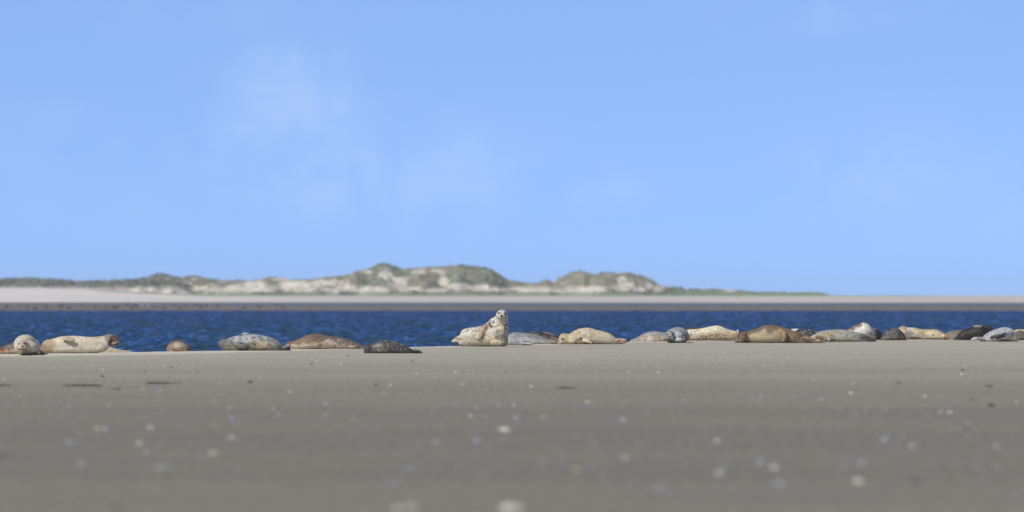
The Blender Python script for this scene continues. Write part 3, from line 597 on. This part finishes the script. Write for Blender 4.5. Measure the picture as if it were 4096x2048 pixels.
seal('black seal with small brown raised flipper beside the white rounded seal', 100.2,
     [('b', [(3478,1340,0),(3488,1322,0),(3500,1314,0),(3512,1318,0),(3524,1328,0),(3532,1342,0),(3536,1354,0)], {'k': 1.5}), ('t', [(3494,1326,-.05,8,.05),(3495,1318,-.06,6,.04),(3495,1310,-.06,3,.03)])],
     (50,50,56), (56,54,56), [(3498,1312,12,6,(165,120,90),.9)])
seal('dark grey mottled seal overlapping the head of the cream and grey seal', 99.0,
     [('b', [(3522,1345,0),(3535,1328,0),(3552,1319,0),(3572,1312,0),(3588,1311,0),(3602,1321,0),(3614,1332,0),(3622,1346,0),(3626,1356,0)], {'k': 1.3})],
     (84,86,90), (128,124,116), [(3605,1352,10,8,(128,104,76),.6),(3545,1350,20,8,(140,136,124),.5)], [((44,44,48), .52, 18, None, .75),((150,150,148), .62, 24, None, .6)])
seal('cream seal with grey shoulder patches and reddish hind flippers lying on its back', 100.4,
     [('b', [(3580,1330,0),(3590,1315,0),(3602,1306,0),(3614,1304,0),(3630,1309,0),(3660,1311,0),(3690,1317,0),(3725,1317,0),(3748,1318,0),(3766,1326,0),(3784,1338,0),(3798,1350,0),(3806,1357,0)], {'k': 1.25}),
      ('t', [(3770,1345,-.1,8,.08),(3786,1348,-.16,7,.05),(3798,1354,-.17,5,.03)])],
     (196,178,130), (226,206,160), [(3608,1314,16,10,(190,158,128),.85),(3626,1318,8,9,(120,96,76),.7),(3640,1318,18,11,(226,222,212),.8),(3640,1338,24,12,(150,152,150),.75),(3665,1338,18,9,(205,198,180),.6),(3650,1353,26,5,(60,62,64),.75),(3733,1341,4.5,4.5,(110,112,118),.85),(3692,1330,10,5,(165,145,120),.7),(3695,1342,9,6,(165,155,145),.6),(3720,1357,50,3,(70,66,60),.6),(3790,1348,16,12,(158,108,72),.9),(3750,1320,26,4,(160,145,110),.6)],
     [((105,106,106), .57, 20, (3650,1336,38,20), .7)], gpos=(.1, .4))
seal('plain olive grey seal hump between the cream seal and the black seal', 103.5,
     [('b', [(3768,1345,0),(3785,1331,0),(3805,1323,0),(3830,1320,0),(3855,1322,0),(3885,1335,0),(3905,1348,0)], {'k': 1.3})], (128,122,106), (118,110,96))
seal('glossy black seal with tan back and one dark flipper raised at the right', 99.4,
     [('b', [(3812,1358,0),(3825,1346,0),(3838,1330,0),(3855,1318,0),(3878,1311,0),(3895,1303,0),(3912,1299,0),(3928,1302,0),(3944,1311,0),(3956,1322,0),(3966,1338,0),(3985,1352,0)], {'k': 1.3}),
      ('t', [(3940,1325,.1,14,.07),(3950,1314,.08,12,.05),(3957,1311,.06,9,.04)]), ('t', [(3946,1306,.1,5,.04),(3956,1309,.08,9,.04),(3961,1318,.06,9,.04),(3962,1330,.05,7,.03)])],
     (44,42,46), (46,42,42), [(3905,1302,22,5,(176,152,128),.85),(3848,1342,5,10,(130,95,62),.35),(3962,1312,10,12,(52,36,44),.8)], [((90,82,72), .66, 26, None, .4)], mot=.2)
seal('silver seal with dark grey head turned left and pale flipper, near right edge', 96.2,
     [('b', [(3918,1358,0),(3930,1347,0),(3945,1334,0),(3968,1322,0),(3995,1313,0),(4022,1308,0),(4045,1314,0),(4060,1326,0),(4070,1344,0),(4073,1360,0)], {'k': 1.3}),
      ('t', [(4030,1334,-.1,20,.2),(4005,1342,-.3,20,.15),(3988,1351,-.38,13,.1),(3975,1359,-.4,6,.06)]),
      ('t', [(3935,1356,-.1,7,.08),(3912,1354,-.14,7,.06),(3896,1356,-.15,7,.04),(3884,1361,-.15,3,.03)])],
     (168,172,182), (222,216,200), [(3984,1350,22,11,(50,50,54),1.),(4004,1340,24,10,(54,54,58),1.),(4022,1331,16,5,(50,50,54),.9),(3918,1353,12,8,(130,125,120),.6),(3895,1355,12,8,(205,200,195),.6),(4050,1356,26,10,(225,208,170),.5),(3948,1342,2.5,3,BLACK),(3952,1335,2,2,BLACK),(4048,1347,2.5,2.5,BLACK),(4007,1358,2.5,2.5,BLACK),(4054,1356,2,2,BLACK),(4005,1346,2,2,BLACK)],
     [((235,238,245), .58, 30, (4035,1326,36,14), .75),((100,104,112), .60, 26, (4035,1324,50,12), .6)], eyes=[(3988,1345,2.6,2)], nose=(3974,1358,3,2.6))
seal('brown seal cut off by the right edge beside the silver seal', 99.6,
     [('b', [(4040,1350,0),(4058,1332,0),(4075,1322,0),(4095,1324,0),(4130,1326,0),(4180,1334,0),(4230,1345,0),(4270,1357,0)], {'k': 1.3})],
     (112,100,84), (150,126,100), [], [((80,66,54), .55, 24, None, .6)])
seal('thin cream seal back above the brown seal at the right edge', 103.5,
     [('b', [(4030,1345,0),(4050,1325,0),(4070,1318,0),(4100,1317.5,0),(4150,1320,0),(4210,1330,0),(4250,1345,0)], {'k': 1.3})], (222,196,146), (214,186,138))

# ------------------------------------------------------------------ birds
def mesh_from(V, Fc, mat, smooth=True, attr=None):
    me = bpy.data.meshes.new('m'); me.from_pydata(V, [], Fc); me.materials.append(mat)
    me.polygons.foreach_set('use_smooth', np.full(len(Fc), smooth)); return me
def ring_tube(V, Fc, pts, m=8):
    P = np.array([p[:3] for p in pts], float); T = np.gradient(P, axis=0); rings = []
    a = np.linspace(0, 2*math.pi, m, endpoint=False)
    for p, t, r in zip(P, T, [q[3] for q in pts]):
        t = Vector(t).normalized(); q = t.to_track_quat('Z', 'Y')
        rings.append(np.array([Vector(p)+q @ Vector((math.cos(k)*r, math.sin(k)*r, 0)) for k in a]))
    add_rings(V, Fc, rings)
def bird_mesh(mat, legs=True, graze=0):
    V = []; Fc = []; z0 = .13 if legs else .02
    ring_tube(V, Fc, [(-.22,0,z0+.03,.008),(-.15,0,z0+.045,.03),(-.06,0,z0+.06,.065),(.03,0,z0+.07,.075),(.09,0,z0+.09,.055),(.125,0,z0+.135-graze*.6,.03),(.15,0,z0+.19-graze,.028),(.175,0,z0+.20-graze,.032),(.20,0,z0+.195-graze,.018),(.28,0,z0+.17-graze,.005)])
    if legs:
        for s in (-.03, .03): ring_tube(V, Fc, [(.01,s,z0+.02,.009),(.0,s,.07,.007),(.005,s,-.02,.008)], 6)
    me = mesh_from(V, Fc, mat); return me
DK = simple('dark_feathers', (.035, .032, .035), .7); LT = simple('white_feathers', (.42, .42, .42), .7); BRF = simple('brown_feathers', (.06, .04, .035), .7)
bm0 = bird_mesh(DK); bm1 = bird_mesh(DK, graze=.15); bw = bird_mesh(LT); bd = bird_mesh(BRF, legs=False)
def far_ground(px, py):
    for Yt in np.arange(493, 640, 1.0):
        zt = float(shore_z(np.array([PX(px, Yt)]), np.array([Yt]))[0])
        if YH-(zt-H)/Yt*F <= py+2: return PX(px, Yt), Yt, zt
    return PX(px, Yt), Yt, zt
BIRDS = [(28,1230),(76,1223),(110,1230),(140,1237),(185,1230),(244,1231),(277,1233),(324,1223),(380,1230),(427,1230),(455,1229),(462,1235),(475,1225),(505,1220),(520,1221),(527,1233),(545,1227),(618,1230),(655,1230),(698,1225),(720,1233),(740,1224),(780,1222),(802,1230),(825,1226),(870,1226),(975,1235),(1038,1228),(1102,1223),(1130,1230)]
ORD = 'first second third fourth fifth sixth seventh eighth ninth tenth eleventh twelfth thirteenth fourteenth fifteenth sixteenth seventeenth eighteenth nineteenth twentieth twenty-first twenty-second twenty-third twenty-fourth twenty-fifth twenty-sixth twenty-seventh twenty-eighth twenty-ninth thirtieth'.split()
for i, (a, b) in enumerate(BIRDS):
    x, y, z = far_ground(a, b+3)
    o = link('bird', bm0 if i % 3 else bm1, loc=(x, y, z)); o.rotation_euler = (0, 0, random.choice([0, math.pi])+random.uniform(-.6, .6)); s = 1.45*random.uniform(.85, 1.15)
    if a == 244: s = 2.1
    o.scale = (s, s, s)
    lb = f'{ORD[i]} dark bird from the left on the distant wet sandbank'
    if a == 244: lb = 'largest and darkest of the distant birds on the far wet sand'
    if a == 1130: lb = 'dark bird standing farthest right on the distant wet sand'
    if a == 28: lb = 'dark bird standing farthest left on the distant wet sand'
    tag(o, lb, 'bird', 'birds on the far sandbank')
for a, b, lb in ((568,1222,'white bird on the distant wet sand, left one of two'), (592,1222,'white bird on the distant wet sand, right one of two')):
    x, y, z = far_ground(a, b+3); o = link('bird', bw, loc=(x, y, z)); o.scale = (1.4,)*3; tag(o, lb, 'bird', 'birds on the far sandbank')
for a, b, lb in ((608,1304,'reddish brown duck swimming leftmost on the channel'), (638,1302,'dark brown duck swimming second from the left on the channel'), (722,1307,'reddish brown duck swimming above the lone dome-shaped seal'), (806,1308,'reddish brown duck swimming rightmost of the ducks')):
    Yd = F*(H-WZ)/(b-YH); o = link('duck', bd, loc=(PX(a, Yd), Yd, WZ+.03)); o.rotation_euler = (0, 0, random.uniform(-.4, .4)); o.scale = (.8,)*3
    tag(o, lb, 'duck', 'ducks swimming on the channel')
# ------------------------------------------------------------------ shells
def shell_mesh(seed, mussel=False):
    r = random.Random(seed); V = []; Fc = []; nr, na = 7, 17
    for s in (0, 1):
        for i in range(nr):
            f = i/(nr-1)
            for j in range(na):
                a = (j/(na-1)-.5)*math.pi*(.95 if not mussel else .62)
                rad = f*(1 if not mussel else 1.25)*(1+.05*math.cos(j*math.pi)*f)
                x = math.sin(a)*rad*.62; y = math.cos(a)*rad*(.85 if not mussel else 1); z = .34*math.sin(min(1, f*1.02)*math.pi*.62)*(math.cos(a*.9)**.5) - .05*s
                z = max(.34*(1-f**2.2)*(.5+.5*math.cos(a)), 0)+.02*math.cos(j*math.pi)*f - .035*s*(1-f*.3)
                V.append((x, y-.45, z+.03))
        k = s*nr*na
        for i in range(nr-1):
            for j in range(na-1):
                q = (k+i*na+j, k+i*na+j+1, k+(i+1)*na+j+1, k+(i+1)*na+j); Fc.append(q if s == 0 else q[::-1])
    for j in range(na-1): a = (nr-1)*na+j; Fc.append((a, a+1, a+1+nr*na, a+nr*na))
    return V, Fc
def shell_mat(name, col):
    m = MT(name); v = m.coord((1, 1, 1)); n = m.noise(v, 5, 4, .6)
    m.set(col=m.mix(col, m.ramp(n, [(.3, g3(.75)), (.7, g3(1.12))]), 1, 'MULTIPLY'), rough=.35, spec=.5); m.bump(n, .3, .02); return m.m
SM = {'w': shell_mat('white_shell', (.66, .64, .58)), 'c': shell_mat('cream_shell', (.62, .53, .36)), 'b': shell_mat('bluish_shell', (.36, .38, .46)), 'p': shell_mat('peach_shell', (.60, .40, .28))}
SH = {}
for k, mt in SM.items():
    for i in range(3):
        V, Fc = shell_mesh(i, k == 'b'); SH[k, i] = mesh_from(V, Fc, mt)
Z5 = "510,345,w1 645,350,w1 805,403,w1 870,415,b1 512,422,b3 1048,287,w2 845,215,w1 675,172,b1 815,167,b1 1180,258,b2 1180,305,b2 1222,320,w1 1350,113,w1 1213,118,w2 1418,116,w1 762,143,w2 1340,175,b1 1400,170,b1 1620,245,w1 1670,245,w1 2040,290,w1 2130,305,w2 1780,172,w1 2508,100,w2 2335,82,w2 2295,178,b1 2330,165,b1 1690,425,w3 2015,437,w3 2045,475,w2 2395,393,w3 2095,383,b2 2160,495,b2 1710,515,b2 150,518,b1 238,288,b1 1035,462,b2 810,480,b1 850,500,b1 1110,572,w4 720,578,c3 775,583,w2 520,685,b3 1030,685,w2 1710,650,w4 1870,645,b3 1575,765,c4 1170,715,b2 1395,705,b2 1470,730,b2 1575,560,c1 600,850,b3 140,775,b3 870,880,b2 1165,865,w2 1240,870,b3 1765,905,b3 720,625,b2 1080,750,w1 30,218,w2 600,610,w1 1490,810,b1 674,86,w1 640,118,w1 555,120,w1 1522,57,w1 1840,80,w1 1605,115,b1 1475,82,c1"
Z6 = "25,102,w2 585,180,w2 872,162,w3 923,255,w3 393,258,w2 628,315,b2 570,393,b1 870,403,b2 1022,422,w1 1185,412,b2 1300,412,b2 980,485,w2 1083,492,b2 1315,508,b3 1520,495,w3 1110,555,b2 1235,600,w5 1845,380,c3 1545,265,b2 1425,270,w2 1240,235,w1 1035,283,w1 1860,253,b1 1905,238,w1 2145,165,c3 2365,165,w2 2445,165,w1 1780,75,w2 2385,43,w1 2555,60,w1 108,478,b3 105,515,c2 480,485,b1 725,688,b2 1025,680,b2 1215,680,b3 1740,642,b2 2105,520,b2 1515,835,b3 2375,1030,b3 430,985,b3 525,895,b3 1265,1170,w6 550,1165,w3 440,1175,w3 2460,358,b2 1095,290,w1 1335,270,b1 2120,800,w3 1760,885,c2 2545,375,b1 1768,103,w1 1550,118,w1 1128,103,b1 1610,75,p1 1855,38,w1 715,198,c1 845,80,w1 385,38,w1 537,105,w1"
Z7 = "80,60,c2 660,113,w2 412,103,c1 937,148,w1 1025,220,w2 1318,247,w3 1305,322,w3 635,347,b3 628,372,w2 887,347,w1 1088,372,b2 1845,345,w2 1945,358,b2 2118,180,w3 2140,115,w1 2187,157,w1 2157,243,w1 1338,20,w2 1500,60,w1 157,460,b3 70,375,b1 1215,445,b2 1310,443,b1 1408,445,b2 1403,465,p1 1345,480,w1 1560,428,w1 1450,405,w1 1843,412,w1 2025,420,b2 1960,458,p3 2025,460,w2 320,678,w4 1550,670,b3 1680,655,b4 1750,712,w2 1655,695,b2 360,880,b4 335,910,w3 745,868,w4 635,835,b2 845,770,b2 1380,845,b3 1245,875,b2 1355,970,w4 780,995,b3 2235,855,b2 2375,715,b2 2495,695,b3 2515,1110,b4 2520,380,w1 2510,335,w1 2280,372,w1 145,165,b1 485,165,b1 560,172,b1 1310,160,b1 1618,162,b1 1862,158,b1 627,250,b1 2005,30,w1 2415,65,w1 1615,1000,b2 1165,800,b1 1003,50,w1 1295,65,w1 630,57,w1 345,75,w1 2140,265,b1"
SZ = {1: .020, 2: .030, 3: .036, 4: .044, 5: .070, 6: .066}
CN = {'w': 'white', 'c': 'cream', 'b': 'bluish', 'p': 'peach'}
items = []
for off, txt in ((0, Z5), (1350, Z6), (2696, Z7)):
    for t in txt.split():
        a, b, k = t.split(','); items.append((off+float(a)/1.84, 1400+float(b)/1.84, k[0], int(k[1])))
UNIQ = {(1235,600): 'largest bright white shell in the middle of the foreground sand', (1265,1170): 'big blurred white shell at the bottom edge of the sand, below centre'}
from collections import Counter
cnt = Counter()
def where(px, py):
    r = 'just below the seals' if py < 1500 else 'in the middle of the sand' if py < 1640 else 'in the blurred foreground'
    c = 'far left' if px < 560 else 'left of centre' if px < 1500 else 'centre' if px < 2500 else 'right of centre' if px < 3400 else 'far right'
    return r, c
def shell_label(px, py, k, s):
    if s == 6: return 'big blurred white shell at the bottom edge of the sand below centre'
    if s == 5: return 'largest bright white shell in the blurred foreground under the upright seal' if px < 2500 else 'broad blurred white shell low on the sand right of centre'
    if k == 'p': return 'peach coloured shell fragment on the sand '+('right of centre' if px > 2500 else 'centre')+(', the larger one' if s == 3 else f' at the {"left" if px < 2600 else "right"} side')
    size = 'tiny' if s == 1 else 'small' if s == 2 else 'medium' if s == 3 else 'large'
    r, c = where(px, py); n_ = CNT[(size, k, r, c)]; CNT[(size, k, r, c)] += 1; m_n = TOT[(size, k, r, c)]
    base_ = f'{size} {CN[k]} shell {r}, {c}'
    if m_n == 1: return base_
    o_ = ['first', 'second', 'third', 'fourth', 'fifth', 'sixth', 'seventh', 'eighth', 'ninth', 'tenth', 'eleventh', 'twelfth']
    return f'{base_}, {o_[n_]} from the left' if n_ < 12 else base_
items.sort()
CNT = Counter(); TOT = Counter(); sz_ = lambda s: 'tiny' if s == 1 else 'small' if s == 2 else 'medium' if s == 3 else 'large'
for a, b, k, s in items:
    if s < 5 and k != 'p': TOT[(sz_(s), k, *where(a, b))] += 1
for i, (a, b, k, s) in enumerate(items):
    Yd = DY(b); x = PX(a, Yd); z = float(gz(x, Yd)); e = SZ[s]*1.25*random.uniform(.9, 1.12)
    o = link('shell', SH[k, i % 3], loc=(x, Yd, z+.002)); o.scale = (e*random.uniform(1.0, 1.5), e, e*random.uniform(.8, 1.2))
    o.rotation_euler = (random.uniform(.2, .75), random.uniform(-.25, .25), random.uniform(-.7, .7)) if s > 1 else (random.uniform(.1, .6), 0, random.uniform(0, 6))
    tag(o, shell_label(a, b, k, s), 'shell', f'{CN[k]} shells scattered on the sand')
# shell grit: crumbs nobody could count
def grit():
    V = []; Fc = []; CC = []
    n = 3000; py = 1395+ (rng.random(n)**1.7)*560; px = rng.uniform(-400, 4500, n)
    for a, b in zip(px, py):
        Yd = F*H/(b-YH); x = (a-2048)/F*Yd
        if Yd > float(crest(x))-.3: continue
        cl = fbm(x*.35, Yd*.12, 4, 2)
        if cl < .42: continue
        z = float(gz(x, Yd)); s = random.uniform(.0025, .010) if random.random() < .93 else random.uniform(.010, .017)
        k = len(V); ang = random.uniform(0, 6.28)
        for q in range(4):
            t = ang+q*math.pi/2+random.uniform(-.3, .3); V.append((x+math.cos(t)*s, Yd+math.sin(t)*s, z+.002+random.uniform(0, .5)*s))
        V.append((x, Yd, z+s*.8))
        for q in range(4): Fc.append((k+q, k+(q+1) % 4, k+4))
        c = random.choice([(.75,.72,.66)]*3+[(.5,.55,.7)]*3+[(.55,.45,.3),(.12,.11,.1),(.10,.10,.10),(.3,.29,.27)]); CC += [c]*5
    me = bpy.data.meshes.new('shell_grit'); me.from_pydata(V, [], Fc); set_col(me, 'tone', np.array(CC)); return me
m_ = MT('grit_shell'); m_.set(col=m_.attr('tone'), rough=.35, spec=.5)
tag(link('shell_grit', grit(), m_.m), 'tiny crumbs of broken shell sprinkled over the grey sand', 'shell grit', kind='stuff')
# ------------------------------------------------------------------ pebbles and dark lumps
PM = simple('dark_stone', (.10, .095, .085), .6)
def pebble_mesh(seed):
    bm = bmesh.new(); bmesh.ops.create_icosphere(bm, subdivisions=3, radius=1)
    for v_ in bm.verts:
        n = float(fbm(v_.co.x*1.3+seed*9, v_.co.y*1.3, v_.co.z*1.3, 3)); v_.co *= .7+.6*n; v_.co.z *= .6
    me = bpy.data.meshes.new('pebble'); bm.to_mesh(me); bm.free(); me.materials.append(PM); me.polygons.foreach_set('use_smooth', np.ones(len(me.polygons), bool)); return me
PB = [pebble_mesh(i) for i in range(3)]
for i, (a, b, r, lb) in enumerate([
    (141,1688,.028,'dark round pebble in the blurred foreground, far left'), (12,1818,.03,'blurred dark pebble at the left edge of the foreground'), (462,2032,.035,'blurred dark pebble at the very bottom, left'),
    (840,1735,.025,'blurred dark pebble left of the cream shell'), (1235,1815,.025,'faint blurred pebble low on the sand left of centre'), (2105,1650,.024,'faint dark pebble right above the largest white shell'),
    (2990,1792,.028,'faint blurred dark pebble beside the large white shell right of centre'), (3860,1725,.035,'blurred dark pebble on the far right'), (3662,1932,.035,'blurred dark pebble low on the far right'),
    (1392,1423,.03,'small dark lump on the sand just below the charcoal seal head'), (1246,1457,.03,'small black lump on the sand below the rusty brown seal'), (1399,1460,.022,'tiny dark lump right of the pair of white shells under the rusty seal'),
    (1650,1445,.03,'small flat dark lump on the sand below the charcoal seal flippers'), (684,1470,.026,'small dark lump below the lone dome-shaped seal'), (580,1487,.026,'small dark speck on the sand left of the dome-shaped seal'),
    (790,1492,.02,'tiny dark speck between the bluish shells below the dome-shaped seal'), (2020,1491,.024,'small dark pebble below the upright seal'), (2120,1472,.02,'tiny blue-black pebble below and right of the upright seal'),
    (606,1588,.018,'faint dark pebble below the second seaweed strand'), (1573,1583,.02,'faint dark pebble below the white shells left of centre'), (3138,1421,.02,'tiny dark speck on the sand under the golden brown seal'), (3886,1600,.03,'smudged blue-grey pebble on the far right sand')]):
    Yd = DY(b); x = PX(a, Yd); o = link('pebble', PB[i % 3], loc=(x, Yd, float(gz(x, Yd))+r*.1)); o.scale = (r*.95, r*.8, r*.7); o.rotation_euler = (0, 0, i*1.3)
    tag(o, lb, 'pebble', 'dark pebbles on the sand')
# ------------------------------------------------------------------ seaweed
WM = {'g': simple('green_weed', (.055, .075, .02), .45), 'd': simple('dark_weed', (.05, .05, .038), .5), 'n': simple('brown_weed', (.10, .065, .03), .5)}
def weed(px, py, wpx, mats, lb, n, hgt=.02):
    Yd = DY(py); cx_ = PX(px, Yd); L = wpx/F*Yd; z0 = float(gz(cx_, Yd)); rr = random.Random(int(px))
    root = bpy.data.objects.new('seaweed', None); C.objects.link(root); root.location = (cx_, Yd, z0); tag(root, lb, 'seaweed', 'seaweed scraps on the sand')
    for mi, mk in enumerate(mats):
        V = []; Fc = []
        for q in range(n if mi == 0 else max(4, n//3)):
            cx0 = rr.gauss(0, .26)*L if mi == 0 else (.18+rr.gauss(0, .10))*L*(1 if px < 2000 else .7)
            ln = L*rr.uniform(.12, .38)*(1 if mi == 0 else .55); a = rr.gauss(0, .35); pts = []
            y0 = rr.uniform(-.25, .25)*min(L, .5)*1.5; hh = rr.uniform(.3, 1)*hgt
            for t in np.linspace(-.5, .5, 7):
                xx = cx0+t*ln*math.cos(a); yy = y0+t*ln*math.sin(a)+rr.gauss(0, .006)
                pts.append((xx, yy, float(gz(cx_+xx, Yd+yy))-z0+.004+max(0, (.25-t*t)*4*hh)*rr.uniform(.5, 1), .0035+.005*(.5-abs(t))*rr.uniform(.6, 1.6)))
            ring_tube(V, Fc, pts, 6)
        link('strand' if mk != 'g' else 'frond', mesh_from(V, Fc, WM[mk]), parent=root)
weed(330, 1544, 135, 'dg', 'long dark strand of seaweed with green tip, left on the sand', 34)
weed(628, 1535, 145, 'dn', 'thin dark strand of seaweed with an olive lump, right of the longer one', 24, .02)
weed(14, 1544, 44, 'g', 'short olive green seaweed scrap at the left edge', 14, .025)
weed(409, 1508, 17, 'n', 'small brown seaweed scrap above the long dark strand', 10)
weed(466, 1557, 34, 'd', 'two small dark seaweed bits right of the long strand', 9, .02)
weed(1000, 1532, 20, 'g', 'small round green seaweed tuft left of centre', 14, .025)
weed(2262, 1553, 66, 'dg', 'dark green seaweed scrap on the sand right of centre', 18)
weed(3849, 1482, 13, 'n', 'tiny dark olive seaweed scrap below the black seal', 10)
weed(3960, 1548, 30, 'n', 'small brown seaweed scrap at the far right', 12)
weed(3966, 1625, 24, 'g', 'small blurred green seaweed tuft at the far right', 12, .025)
weed(3590, 1534, 20, 'n', 'faint olive seaweed speck right of the pair of white shells', 6)
weed(1503, 1540, 16, 'g', 'faint olive seaweed speck left of the small white shell', 8)
